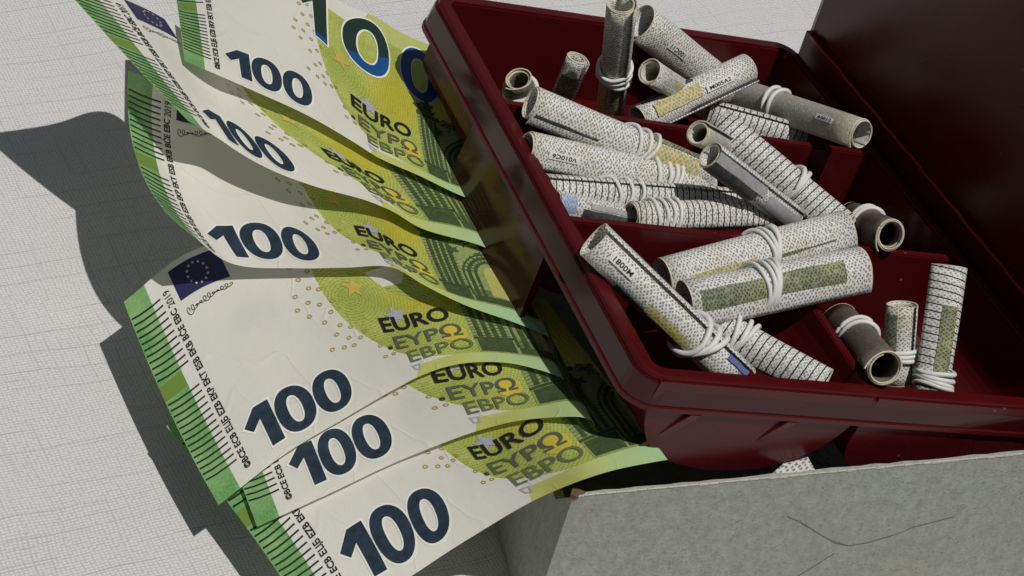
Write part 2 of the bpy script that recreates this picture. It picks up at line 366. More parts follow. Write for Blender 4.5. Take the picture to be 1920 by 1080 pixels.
cup(e, e, W-e, W-e, e, e, D1a-hw, D1b-hw, .27, 9)
cup(e, e, W-e, W-e, D1a+hw, D1b+hw, D2a-hw, D2b-hw, .27, 9)
cup(e, e, D3a-hw, D3b-hw, D2a+hw, D2a+(D2b-D2a)*.6+hw, L+.0425, L+.0425, .29, 2.35)
cup(D3a+hw, D3b+hw, W-e, W-e, D2a+(D2b-D2a)*.6+hw, D2b+hw, L+.0425, L+.0425, .27, 5)
def divider(p, q, axis, h1=-.05):
    t = hw+.003; mb = MB()
    if axis == 'u': c = [loc(p[0], p[1]-t, h1), loc(p[0], p[1]+t, h1), loc(q[0], q[1]+t, h1), loc(q[0], q[1]-t, h1)]; d = [loc(p[0], p[1]-t*.7, -.001), loc(p[0], p[1]+t*.7, -.001), loc(q[0], q[1]+t*.7, -.001), loc(q[0], q[1]-t*.7, -.001)]
    else: c = [loc(p[0]-t, p[1], h1), loc(p[0]-t, q[1], h1), loc(q[0]+t, q[1], h1), loc(q[0]+t, p[1], h1)]; d = None
    if axis == 'v':
        c = [loc(p[0]-t, p[1], h1), loc(p[0]+t, p[1], h1), loc(q[0]+t, q[1], h1), loc(q[0]-t, q[1], h1)]; d = [loc(p[0]-t*.7, p[1], -.003), loc(p[0]+t*.7, p[1], -.003), loc(q[0]+t*.7, q[1], -.003), loc(q[0]-t*.7, q[1], -.003)]
    mb.hexa(c+d); mb.build('divider', M['tray'], tray)
divider((.001, D1a), (W-.001, D1b), 'u'); divider((.001, D2a), (W-.001, D2b), 'u')
divider((D3a, D2a+(D2b-D2a)*.6+.014), (D3b, L-.001), 'v')
# deep outer wall of the middle pocket, flush with the skirt on the notes' side
mb = MB(); a0, a1 = D1a-.03, D2a+.03
mb.hexa([loc(-.030, a0, -.40), loc(-.030, a1+.035, -.40), loc(-.012, a1+.02, -.40), loc(-.012, a0, -.40), loc(-.0425, a0, -.080), loc(-.0425, a1, -.080), loc(-.012, a1, -.030), loc(-.012, a0, -.030)])
mb.build('end_wall', M['wall'], tray)
def gusset(x, y, x2, y2):
    u0 = uv_of(x, y)[0]; mb = MB()
    for s_ in (0,):
        a = loc(u0, L+.052, -.1015); b = loc(u0-.07, L+.030, -.235); c = loc(u0, L+.030, -.1015); d = np.array(loc(u0+.028, L, 0))-np.array(loc(u0, L, 0))
        mb.add([a, b, c, a+d, b+d, c+d], [(0, 1, 2), (5, 4, 3), (0, 3, 4, 1), (1, 4, 5, 2), (2, 5, 3, 0)])
    mb.build('gusset', M['tray'], tray)
gusset(1318, 700, 0, 0); gusset(1500, 715, 0, 0)

# ---------------------------------------------------------------- open lid standing along the right of the tray
LB = loc(W+.066, -.02, -.02); LE = loc(W+.066, L, -.02)
ld = unit(np.array([LE[0]-LB[0], LE[1]-LB[1], LE[2]-LB[2]])); ln_ = np.array([ld[1], -ld[0], 0]); ln_ = ln_ if ln_@np.array([-1, -1, 0]) > 0 else -ln_
LE = LB + ld*2.0; lean = R(2); lup = np.array([0, 0, 1]); ln_ = unit(np.cross(lup, ld)); ln_ = ln_ if ln_[0] < 0 else -ln_
lid = empty('box_lid', LB+ld*1.0-np.array([0, 0, .2])); tag(lid, 'glossy dark maroon lid standing open behind the right edge of the tray', 'lid')
def lp(a, b, c): return LB+ld*a+lup*b+ln_*c
def slab(a0, a1, b0_, b1_, c0, c1, name, mat):
    MB().hexa([lp(a0, b0_, c0), lp(a1, b0_, c0), lp(a1, b0_, c1), lp(a0, b0_, c1), lp(a0, b1_, c0), lp(a1, b1_, c0), lp(a1, b1_, c1), lp(a0, b1_, c1)]).build(name, mat, lid)
slab(0, 2.0, -.35, .085, -.05, -.004, 'lid_wall', M['lid'])
slab(.012, 2.0, .0855, 1.5, -.06, -.022, 'lid_panel', M['lid'])
slab(-.0125, -.0005, -.3, 1.5, -.062, -.030, 'painted_lit_edge', M['lit_edge_paint'])  # added pale strip, sunlight on the lid's far edge put into its colour
rp = [lp(.03+1.95*i/60, .085+.002*math.sin(i*1.7), -.003+.0015*math.sin(i*.9)) for i in range(61)]
MB().tube(rp, .0055, 6).build('ridge', M['ridge'], lid, smooth=True)  # brighter red paints the lit line along this shaded ridge

# slip of printed paper lying inside the box behind the front panel
p = [at(1436, 898, .54), at(1532, 888, .54), at(1512, 852, .525), at(1484, 856, .525)]
mk('paper_slip', p+[x-np.array([0, 0, .004]) for x in p], [(0, 1, 2, 3), (7, 6, 5, 4)]+[(i, i+4, (i+1) % 4+4, (i+1) % 4) for i in range(4)], M['weave'], uv=[(0, 0), (9, 0), (6, 5), (4, 5)]*2)
tag(bpy.data.objects['paper_slip'], 'small sunlit scrap of printed paper between the tray and the cardboard edge', 'paper')

# ---------------------------------------------------------------- banknotes
def catmull(xs, P, x):
    """C1 cubic through points P at knots xs (vectorised over x)"""
    xs = np.asarray(xs, float); P = np.asarray(P, float); x = np.asarray(x, float)
    n = len(xs); T = np.zeros_like(P)
    for i in range(n):
        if i == 0: T[i] = (P[1]-P[0])/(xs[1]-xs[0])
        elif i == n-1: T[i] = (P[-1]-P[-2])/(xs[-1]-xs[-2])
        else:
            a, b = (P[i]-P[i-1])/(xs[i]-xs[i-1]), (P[i+1]-P[i])/(xs[i+1]-xs[i]); h0, h1 = xs[i]-xs[i-1], xs[i+1]-xs[i]
            T[i] = (a*h1+b*h0)/(h0+h1)
    i = np.clip(np.searchsorted(xs, x)-1, 0, n-2); h = (xs[i+1]-xs[i]); u = ((x-xs[i])/h)[..., None]; h = h[..., None]
    return (2*u**3-3*u**2+1)*P[i]+(u**3-2*u**2+u)*h*T[i]+(-2*u**3+3*u**2)*P[i+1]+(u**3-u**2)*h*T[i+1]
def zf(x, y):                                                  # height of the lower fan of notes, falling away from the tray
    d = (x-861)*-.819+(y-346)*.573
    q = min(1., max(0., (y-640)/220)); up = .11*q*q*(3-2*q)*min(1., max(0., (190-d)/120))
    return up+float(np.interp(d, [-150, 0, 60, 130, 215, 300, 400, 550, 700, 900], [.59, .60, .60, .58, .53, .45, .365, .28, .205, .14]))
class Note:
    """st: (s mm, bottom px, top px, bottom height, top height[, middle px]); a height given as 'f' follows the fan, dropped by dz"""
    def __init__(s, st, bulge=0., dz=0.):
        s.s = [q[0] for q in st]; H = lambda p, h: zf(*p)-dz-float(h[1:] or 0) if isinstance(h, str) else h
        B = [at(*q[1], H(q[1], q[3])) for q in st]; Tp = [at(*q[2], H(q[2], q[4])) for q in st]; Mi = []
        for q, a, b in zip(st, B, Tp):
            mp = q[5] if len(q) > 5 else ((q[1][0]+q[2][0])/2, (q[1][1]+q[2][1])/2)
            Mi.append(at(*mp, (zf(*mp)-dz-.3*float((q[4][1:] if isinstance(q[4], str) else '') or 0) if isinstance(q[3], str) else (q[3]+q[4])/2+bulge)))
        s.B, s.M, s.T = np.array(B), np.array(Mi), np.array(Tp); s.smax = s.s[-1]
    def pos(s, S, T):
        S = np.asarray(S, float); t = (np.asarray(T, float)/77.)[..., None]
        b, m, p = catmull(s.s, s.B, S), catmull(s.s, s.M, S), catmull(s.s, s.T, S)
        return b*(1-t)*(1-2*t)+m*4*t*(1-t)+p*t*(2*t-1)
    def off(s, S, T, d):
        S = np.asarray(S, float); T = np.asarray(T, float); h = .4
        ds = s.pos(S+h, T)-s.pos(S-h, T); dt = s.pos(S, T+h)-s.pos(S, T-h); n = np.cross(ds, dt); n /= np.linalg.norm(n, axis=-1, keepdims=True)
        return s.pos(S, T)+n*d

def text_poly(txt, size, bold=0., cond=1.):
    cu = bpy.data.curves.new('tmp', 'FONT'); cu.body = txt; cu.size = size; cu.offset = bold; cu.resolution_u = 3; cu.space_character = 1.0
    ob = bpy.data.objects.new('tmp', cu); col.objects.link(ob); dg = bpy.context.evaluated_depsgraph_get()
    me = bpy.data.meshes.new_from_object(ob.evaluated_get(dg)); bm = bmesh.new(); bm.from_mesh(me); bmesh.ops.triangulate(bm, faces=bm.faces[:])
    v = [(p.co.x*cond, p.co.y) for p in bm.verts]; f = [[q.index for q in fc.verts] for fc in bm.faces]; bm.free()
    bpy.data.objects.remove(ob); bpy.data.curves.remove(cu); bpy.data.meshes.remove(me)
    return v, f
def fit_text(txt, x0, x1, y0, y1, bold=.02):
    v, f = text_poly(txt, 1., bold); a = np.array(v); mn, mx = a.min(0), a.max(0)
    a = (a-mn)/(mx-mn)*np.array([x1-x0, y1-y0])+np.array([x0, y0]); return a.tolist(), f
def strip(o_, i_):                                             # ring between two closed outlines of equal count
    n = len(o_); return o_+i_, [(k, (k+1) % n, n+(k+1) % n, n+k) for k in range(n)]
def oval(cx, cy, rx, ry, n=36, p=2.25): return [(cx+math.copysign(abs(math.cos(a))**(2/p), math.cos(a))*rx, cy+math.copysign(abs(math.sin(a))**(2/p), math.sin(a))*ry) for a in [2*math.pi*k/n for k in range(n)]]
def zero(cx, cy, rx, ry, ix, iy, g=0): return strip(oval(cx, cy, rx+g, ry+g), oval(cx, cy, ix-g, iy-g))
def poly(pts):
    tri = tessellate_polygon([[Vector((*p, 0)) for p in pts]]); return pts, [tuple(t) for t in tri]
def grid_rect(x0, y0, x1, y1, nx=4, ny=4):
    v = [(x0+(x1-x0)*i/nx, y0+(y1-y0)*j/ny) for j in range(ny+1) for i in range(nx+1)]
    return v, [(j*(nx+1)+i, j*(nx+1)+i+1, (j+1)*(nx+1)+i+1, (j+1)*(nx+1)+i) for j in range(ny) for i in range(nx)]
def one(x, y, w_, h_, g=0):                                    # the flagged figure 1
    sx = w_*.42; fl = h_*.28
    return [(x-g*1.6, y+h_*.70-g*.2), (x+w_*.50-g*.3, y+h_+g), (x+w_+g, y+h_+g), (x+w_+g, y-g), (x+w_-sx*1.05-g, y-g), (x+w_-sx*1.05-g, y+h_*.70-g), (x+w_*.22, y+h_*.52-g)]
def star5(cx, cy, r, rot=.3, k=.42): return [(cx+math.cos(rot+math.pi*i/5)*(r if i % 2 == 0 else r*k), cy+math.sin(rot+math.pi*i/5)*(r if i % 2 == 0 else r*k)) for i in range(10)]
def merge(*ps):
    V, F = [], []
    for v, f in ps: b = len(V); V += list(v); F += [tuple(i+b for i in q) for q in f]
    return V, F
def line(pts, wd):
    v = []; n = len(pts)
    for i, p in enumerate(pts):
        a, b = pts[max(0, i-1)], pts[min(n-1, i+1)]; d = np.array(b, float)-np.array(a, float); d /= max(1e-6, np.linalg.norm(d)); e_ = np.array([-d[1], d[0]])*wd/2
        v += [tuple(np.array(p)+e_), tuple(np.array(p)-e_)]
    return v, [(2*i, 2*i+1, 2*i+3, 2*i+2) for i in range(n-1)]
def fan(cx, cy, pts): return [(cx, cy)]+pts, [(0, i+1, (i+1) % len(pts)+1) for i in range(len(pts))]

# the print shared by every hundred note, in millimetres on the note (s from the left, t from the bottom)
def dense(vf, mx=2.2):
    v, f = vf; bm = bmesh.new(); bv = [bm.verts.new((*p, 0)) for p in v]
    for q in f:
        try: bm.faces.new([bv[i] for i in q])
        except ValueError: pass
    bmesh.ops.triangulate(bm, faces=bm.faces[:])
    for _ in range(3):
        ed = [e_ for e_ in bm.edges if e_.calc_length() > mx]
        if not ed: break
        bmesh.ops.subdivide_edges(bm, edges=ed, cuts=1); bmesh.ops.triangulate(bm, faces=bm.faces[:])
    bm.verts.index_update(); r = [(p.co.x, p.co.y) for p in bm.verts], [tuple(x.index for x in fc.verts) for fc in bm.faces]; bm.free(); return r
PR = []                                                        # (name, shape, material, lift)
def numerals(x, y, k, g=0):
    return merge(poly(one(x, y, 10.8, 15.5, g)), zero(x+18.0, y+7.8, 6.7, 8.6, 2.5, 5.3, g), zero(x+31.9, y+7.8, 6.7, 8.6, 2.5, 5.3, g))
PR.append(('numeral_outline', numerals(18.5, 4.8, 1, .7), 'halo', 1)); PR.append(('numeral', numerals(18.5, 4.8, 1), 'ink', 2))
def bign(g=0): return merge(poly([(x, 74-(y-47)) if False else (x, y) for x, y in one(54, 50, 13, 25.5, g)]), zero(84.5, 63.2, 10.6, 10.8, 5.0, 7.0, g), zero(112, 62.5, 10.6, 10.6, 5.0, 7.0, g))
PR.append(('large_numeral_outline', bign(.7), 'halo', 1))
comb = [];
for t0, t1 in ((9, 40), (47, 70)):
    k = t0
    while k < t1: comb.append(line([(.4, k+.9), (4, k+.3), (8.5, k), (12.0, k)], .58)); k += 2.25
PR.append(('comb_lines', merge(*comb), 'black', 1))
def rot_text(txt, s0, s1, t0, t1, bold=.03):
    v, f = fit_text(txt, 0, 1, 0, 1, bold); return [(s1-(p[1])*(s1-s0), t0+p[0]*(t1-t0)) for p in v], f
PR.append(('bank_initials', merge(rot_text('\u00a9BCE ECB \u0415\u0426\u0411 EZB EKP EKT ESB EKB B\u010aE EBC', 12.4, 16.0, 4.0, 64), rot_text('2019', 13.3, 15.9, 65, 70.5, .01)), 'black', 1))
PR.append(('flag', grid_rect(18, 64.6, 36, 75, 6, 4), 'flag', 1))
PR.append(('flag_stars', merge(*[poly(star5(27+3.5*math.cos(a), 69.8+3.5*math.sin(a), .62)) for a in [math.pi*k/6 for k in range(12)]]), 'star', 2))
sg = []; xx = 18.5
pts = []
for i in range(120):
    q = i/119; a_ = 1.5*(1-.55*q)
    pts.append((18.5+17*q+.9*math.sin(i*.55+1.4), 60+2.2*q+a_*math.sin(i*.55)*(.55+.45*math.sin(i*.13+.6))))
PR.append(('signature', line(pts, .24), 'black', 1))
rg = []
for x, y in [(55, 62), (58.5, 64), (60, 59), (56, 57), (58, 53), (61, 51.5), (55.6, 48), (59, 46), (62.5, 55.5), (52.5, 51.5), (63.5, 46), (61.5, 42), (58, 39), (62.5, 36), (65.8, 34), (60, 33), (63.6, 30), (67.6, 28.6), (56.4, 28), (60.6, 27), (64.2, 26.4), (70, 30.8), (73.4, 22.6), (77, 21.6), (51.2, 46.6), (54, 43)]:
    rg.append(strip(oval(x, y, .95, .78, 8), oval(x, y, .5, .38, 8)))
for x, y in [(77.2, 17.4), (73.6, 17.0), (80.4, 20.4)]: rg.append(strip(oval(x, y, .95, .78, 8), oval(x, y, .5, .38, 8)))
PR.append(('ring_marks', merge(*rg), 'ring', 1)); PR.append(('dark_ring_mark', strip(oval(77.0, 20.4, .95, .8, 8), oval(77, 20.4, .4, .3, 8)), 'black', 2))
PR.append(('gold_star', poly(star5(73, 49, 4.6, .15)), 'gold', 1)); PR.append(('silver_star', poly(star5(84.5, 35.5, 4.8, .5)), 'silver', 1))
PR.append(('word_euro', fit_text('EURO', 77, 103.5, 28, 35, .022), 'black', 2))
PR.append(('omega_patch', fan(102, 20.5, [(102+4.6*math.cos(a)+(.8 if i % 2 else 0), 20.5+5*math.sin(a)) for i, a in enumerate([2*math.pi*k/14 for k in range(14)])]), 'omega', 1))
PR.append(('word_greek', fit_text('EYP\u03a9', 79.5, 105.5, 19, 26, .012), 'grey', 2)); PR.append(('word_cyrillic', fit_text('EBPO', 82.5, 107.5, 10, 17, .008), 'olive', 2))
PR.append(('word_fade', merge(strip([(82, 8.4), (86, 8.0), (85.2, 4.2), (82.8, 4.8)], [(82.8, 7.6), (85.2, 7.3), (84.6, 5), (83.4, 5.4)])), 'silver', 1))
# the engraved gateway
gt = [grid_rect(107.5, 8.6, 118.5, 18.5, 4, 3), grid_rect(119.5, 8.6, 146, 13.5, 8, 2), grid_rect(106.6, 18.9, 119, 20.6, 4, 1), grid_rect(106.4, 55, 119.5, 57.4, 4, 1)]
for k in range(4): gt.append(grid_rect(108.4+k*2.6, 21, 109.9+k*2.6, 54.5, 1, 12))
cx, cy = 132, 31   # the arch, moved with the rest below
for r0, r1 in ((7.1, 8.3), (9.5, 11.0), (12.1, 12.9)):
    aa = [math.pi*k/20 for k in range(21)]; gt.append(strip_ := ([(cx+r1*math.cos(a), cy+r1*math.sin(a)*1.15) for a in aa]+[(cx+r0*math.cos(a), cy+r0*math.sin(a)*1.15) for a in aa], [(k, k+1, 22+k, 21+k) for k in range(20)]))
    for sg_ in (-1, 1): gt.append(grid_rect(cx+sg_*r0-(0 if sg_ > 0 else (r1-r0)), 13.6, cx+sg_*r0-(0 if sg_ > 0 else (r1-r0))+(r1-r0), cy, 1, 8))
for k in range(1, 16):
    a = math.pi*k/16; gt.append(line([(cx+6.8*math.cos(a), cy+7.8*math.sin(a)), (cx+13.4*math.cos(a), cy+15.4*math.sin(a))], .34))
for k in range(16): gt.append(line([(106.8, 21.5+k*2.1), (108.6, 21.9+k*2.1), (118.6, 21.5+k*2.1)], .26))
for k in range(5): gt.append(line([(119.2, 14.3+k*1.0), (127, 14.3+k*1.0)], .28))
for q in [star5(113, 62, 4.6, 1.57, .5), [(104.5, 60.5), (109, 62), (112.5, 59), (118, 60.5), (116, 57.6), (108, 57.6)], [(112, 62), (111.3, 67), (113, 69.5), (114.6, 66.5), (114.5, 62)], star5(118.5, 48.5, 3.2, .7, .45)]: gt.append(poly(q))
random.seed(3)
for k in range(80):                                            # broken engraved hatching
    x = random.uniform(119.5, 145); y = random.uniform(14, 62)
    if (x-cx)**2+((y-cy)/1.1)**2 > 150 and y > 20: gt.append(line([(x, y), (x+random.uniform(.4, 2.2), y+random.uniform(-1.6, 1.6)), (x+random.uniform(1, 3), y+random.uniform(-.6, 2.4))], random.uniform(.3, 1.0)))
PR.append(('gateway_ground', merge(grid_rect(108.6, 7.9, 147, 46, 20, 18)), 'archl', .6))
gt = [([(x+1.9, 8+(y-8)*.78) for x, y in v_], f_) for v_, f_ in gt]
PR.append(('gateway_engraving', merge(*gt), 'archd', 1.6))
PR.append(('gateway_door', merge(*[([(x+1.9, y) for x, y in v_], f_) for v_, f_ in (grid_rect(cx-4.6, 13, cx+4.6, 26, 4, 5), fan(cx, 26, [(cx+4.6*math.cos(math.pi*k/12), 26+4.2*math.sin(math.pi*k/12)) for k in range(13)]))]), 'archy', 1.4))
PR = [(a, dense(b), c, d) for a, b, c, d in PR]
def clip(vf, fn):
    v, f = vf; keep = [q for q in f if fn(sum(v[i][0] for i in q)/len(q), sum(v[i][1] for i in q)/len(q))]
    us = sorted({i for q in keep for i in q}); mp = {i: k for k, i in enumerate(us)}; return [v[i] for i in us], [tuple(mp[i] for i in q) for q in keep]
BIG = dense(bign(), 1.6)
PR.append(('large_numeral', clip(BIG, lambda x, y: y-.35*(x-84.5) > 59.5 and x < 97), 'emerald', 2)); PR.append(('large_numeral_blue', clip(BIG, lambda x, y: not (y-.35*(x-84.5) > 59.5 and x < 97)), 'blue', 2))

def build_note(nt_, label, big=True):
    ns, nn_ = 110, 26; S = np.linspace(0, nt_.smax, ns); T = np.linspace(0, 77, nn_); g = np.array(np.meshgrid(S, T)); v = nt_.pos(g[0].ravel(), g[1].ravel())
    f = [(j*ns+i, j*ns+i+1, (j+1)*ns+i+1, (j+1)*ns+i) for j in range(nn_-1) for i in range(ns-1)]
    o = mk('banknote', v, f, M['note'], smooth=True, uv=[(a/147., b/77.) for a, b in zip(g[0].ravel(), g[1].ravel())])
    tag(o, label, 'banknote', 'hundred notes fanned out beside the tray')
    for name, (pv, pf), mt, lift in PR:
        if name.startswith('large') and not big: continue          # wholly covered by the note above
        a = np.array(pv)
        if (a[:, 0] > nt_.smax-.5).any():
            pv, pf = clip((pv, pf), lambda x, y: x < nt_.smax-1.5)
            if not pf: continue
            a = np.array(pv)
        pt = mk(name, nt_.off(a[:, 0], a[:, 1], .0016*lift), pf, M[mt], o, smooth=True)
        if name in ('ring_marks', 'comb_lines', 'gateway_engraving'): pt['kind'] = 'stuff'
    return o
NOTES = [
 ('topmost green hundred note, its large upper 100 turning blue', [
  (0, (346, 114), (322, -64), .58, .49, (334, 22)), (27, (466, 166), (430, -85), .605, .55), (60, (600, 229), (577, -35), .61, .58, (590, 103)), (76, (672, 272), (655, 12), .618, .60, (652, 160)),
  (84, (703, 292), (690, 25), .622, .605, (688, 188)), (102, (783, 328), (750, 60), .635, .615, (762, 224)), (125, (868, 368), (825, 95), .64, .615, (840, 258)), (140, (935, 392), (880, 130), .64, .615), (147, (960, 402), (905, 150), .64, .615)], .008, 0),
 ('second hundred note from the top, left edge and flag curling up out of frame', [
  (0, (353, 227), (95, -52), .63, .80, (222, 90)), (17, (410, 260), (221, -10), .56, .65), (27, (450, 287), (268, 10), .555, .55), (60, (592, 350), (397, 95), .57, .535), (76, (690, 377), (479, 150), .59, .54),
  (84, (727, 392), (520, 170), .60, .545), (102, (790, 428), (600, 205), .612, .56), (125, (905, 462), (745, 190), .62, .58), (140, (960, 490), (800, 230), .62, .58), (147, (985, 505), (830, 250), .62, .58)], .008, 0),
 ('third hundred note from the top, half in shadow, plain 100 on white', [
  (0, (362, 442), (240, 132), .54, .53, (262, 315)), (16, (420, 488), (325, 160), .43, .43, (335, 345)), (46, (560, 503), (450, 210), .45, .43), (64, (645, 502), (545, 245), .50, .46, (598, 400)), (84, (740, 503), (640, 280), .565, .505, (690, 420)),
  (97, (794, 534), (700, 300), .595, .54, (745, 445)), (111, (858, 566), (765, 320), .608, .56, (808, 468)), (138, (986, 613), (870, 350), .615, .575), (147, (1030, 632), (910, 375), .61, .575)], .0, 0),
 ('large frontmost hundred note with dark blue flag, signature and full bank initials column', [
  (0, (410, 947), (232, 566), 'f', 'f', (315, 765)), (27, (535, 851), (352, 474), 'f', 'f', (447, 668)), (50, (645, 785), (480, 435), 'f', 'f', (570, 622)), (73, (745, 727), (600, 405), 'f', 'f.03', (684, 585)), (84, (790, 704), (655, 395), 'f', 'f.05', (735, 580)),
  (106, (895, 679), (765, 395), 'f', 'f.06', (843, 562)), (118, (968, 683), (840, 405), 'f', 'f.06', (910, 565)), (129, (1045, 705), (900, 420), 'f', 'f.05'), (134, (1058, 713), (912, 428), 'f.01', 'f.06'), (147, (1056, 752), (912, 462), 'f.10', 'f.15')], 0, 0),
 ('hundred note second from the bottom, only its lower half showing under the large note', [
  (0, (482, 988), (345, 615), 'f', 'f'), (27, (612, 928), (465, 560), 'f', 'f'), (60, (770, 855), (620, 530), 'f', 'f'), (84, (902, 806), (760, 490), 'f', 'f', (838, 672)), (106, (1005, 785), (865, 480), 'f', 'f', (942, 658)), (119, (1088, 782), (940, 485), 'f', 'f'),
  (126, (1108, 788), (958, 492), 'f.01', 'f.01'), (147, (1110, 830), (962, 530), 'f.12', 'f.12')], 0, .018),
 ('lowest hundred note whose bottom edge runs out over the side of the cardboard box', [
  (0, (585, 1180), (311, 799), 'f', 'f', (470, 1000)), (27, (730, 1105), (440, 720), 'f', 'f', (600, 888)), (60, (876, 1012), (660, 690), 'f', 'f', (788, 825)), (84, (1008, 935), (815, 665), 'f', 'f', (900, 820)), (106, (1128, 888), (920, 590), 'f', 'f', (1012, 757)), (126, (1228, 866), (1000, 560), 'f', 'f'),
  (132, (1252, 862), (1022, 560), 'f.01', 'f.01')], 0, .036),
]
for k_, (lab, st, bul, dz) in enumerate(NOTES): build_note(Note(st, bul, dz), lab, k_ == 0)

# ---------------------------------------------------------------- rolled banknotes
class Roll:
    def __init__(s, p1, p2, r, r2=None, flat=1.):
        s.a, s.b = tr(*p1), tr(*p2); s.ax = unit(s.b-s.a); s.len = np.linalg.norm(s.b-s.a); s.r, s.r2, s.flat = r, r2 or r, flat
        c = unit(CAM-(s.a+s.b)/2); s.e1 = unit(c-s.ax*(c@s.ax)); s.e2 = np.cross(s.ax, s.e1)
    def p(s, x, ph, d=0., k=1.):                               # x 0..1 along, ph degrees from the side facing up, d lift
        x = np.asarray(x, float); ph = np.radians(np.asarray(ph, float)); r = (s.r+(s.r2-s.r)*x)*k
        a = (np.cos(ph)*(r*s.flat+d))[..., None]*s.e1; b = (np.sin(ph)*(r+d))[..., None]*s.e2
        return s.a+(s.ax*s.len)*x[..., None]+a+b
SEAM = [58, -42, 70, 40, -55, 62, -38, 75]
def build_roll(label, p1, p2, r, mat='weave', bands=(), patches=(), r2=None, flat=.86, seam=None, turns=2.4, slant=0., tags=(), lift=.22, bw=.0068, bmat='band', bslant=8):
    if seam is None: seam = SEAM.pop(0); SEAM.append(seam)
    r *= .93; bw *= .88
    R_ = Roll(p1, p2, r, r2 or r*.95, flat)
    nph = int(turns*30); nx = 8; vs = []; uv = []
    for j in range(nx+1):
        for i in range(nph+1):
            tt = i/nph; ph = seam-360*turns*tt; k = 1-.085*turns*tt + (.0+lift*max(0, 1-tt*turns*7)**1.5)
            x = j/nx; xx = x + (.012*math.sin(tt*turns*2.2+len(label))-.010*tt*turns)*(-1 if j == 0 else 1 if j == nx else 0)
            wob = 1+.022*math.sin(math.radians(ph*2)+len(label))+.012*math.sin(j*1.1+math.radians(ph)+len(label)*2)
            vs.append(R_.p(np.array(xx), ph, 0, k*wob)); uv.append((x*R_.len*100, -2*math.pi*r*100*turns*tt))
    fs = [(j*(nph+1)+i, j*(nph+1)+i+1, (j+1)*(nph+1)+i+1, (j+1)*(nph+1)+i) for j in range(nx) for i in range(nph)]
    root = mk('money_roll', vs, fs, M[mat], smooth=True, uv=uv); tag(root, label, 'money roll', 'rolled banknotes in the tray')
    md = root.modifiers.new('paper', 'SOLIDIFY'); md.thickness = .0030; md.offset = 0
    for j in (0, nx):                                          # cream cut edge of the wound paper
        MB().tube([vs[j*(nph+1)+i] for i in range(nph+1)], .0024, 4).build('paper_edge', M['inner'], root)
    for x0, x1, f0, f1, mt in patches:
        nx_, nf = 8, max(3, int(abs(f1-f0)/9)); v = []; u = []
        for j in range(nx_+1):
            for i in range(nf+1):
                x = x0+(x1-x0)*j/nx_; ph = f0+(f1-f0)*i/nf+1.2*math.sin(j*1.3); rr = .027*1.1
                v.append(R_.p(np.array(x), ph, .0016, 1.033)); u.append((x*R_.len*100, math.radians(ph)*r*100))
        mk('print_panel', v, [(j*(nf+1)+i, j*(nf+1)+i+1, (j+1)*(nf+1)+i+1, (j+1)*(nf+1)+i) for j in range(nx_) for i in range(nf)], M[mt], root, smooth=True, uv=u)
    for txt, x0, x1, f0, f1, flip in tags:
        g = grid_rect(x0, f0, x1, f1, 6, 5); a = np.array(g[0]); mk('code_box', R_.p(a[:, 0], a[:, 1], .0022, 1.034), g[1], M['tagm'], root)
        m_ = (x1-x0)*.1; n_ = (f1-f0)*.22; tv, tf = fit_text(txt, 0, 1, 0, 1, .015); a = np.array(tv)
        if flip: a = 1-a
        a = np.stack([x0+m_+a[:, 0]*(x1-x0-2*m_), f1-n_-a[:, 1]*(f1-f0-2*n_)], 1); mk('code_text', R_.p(a[:, 0], a[:, 1], .0036, 1.034), tf, M['black'], root)
    for bi, (x0, tilt) in enumerate(bands):
        pts = []
        for k in range(40):
            ph = k*9; kk = 1.045+.02*math.sin(ph*.05+bi*2)
            x = x0 + tilt*math.cos(math.radians(ph+40*bi)) + .004*math.sin(math.radians(ph*3+bi*50))
            pts.append(R_.p(np.array(x), ph, bw*.75, kk))
        MB().tube(pts, bw, 7, True).build('rubber_band', M[bmat], root, smooth=True)
    return R_
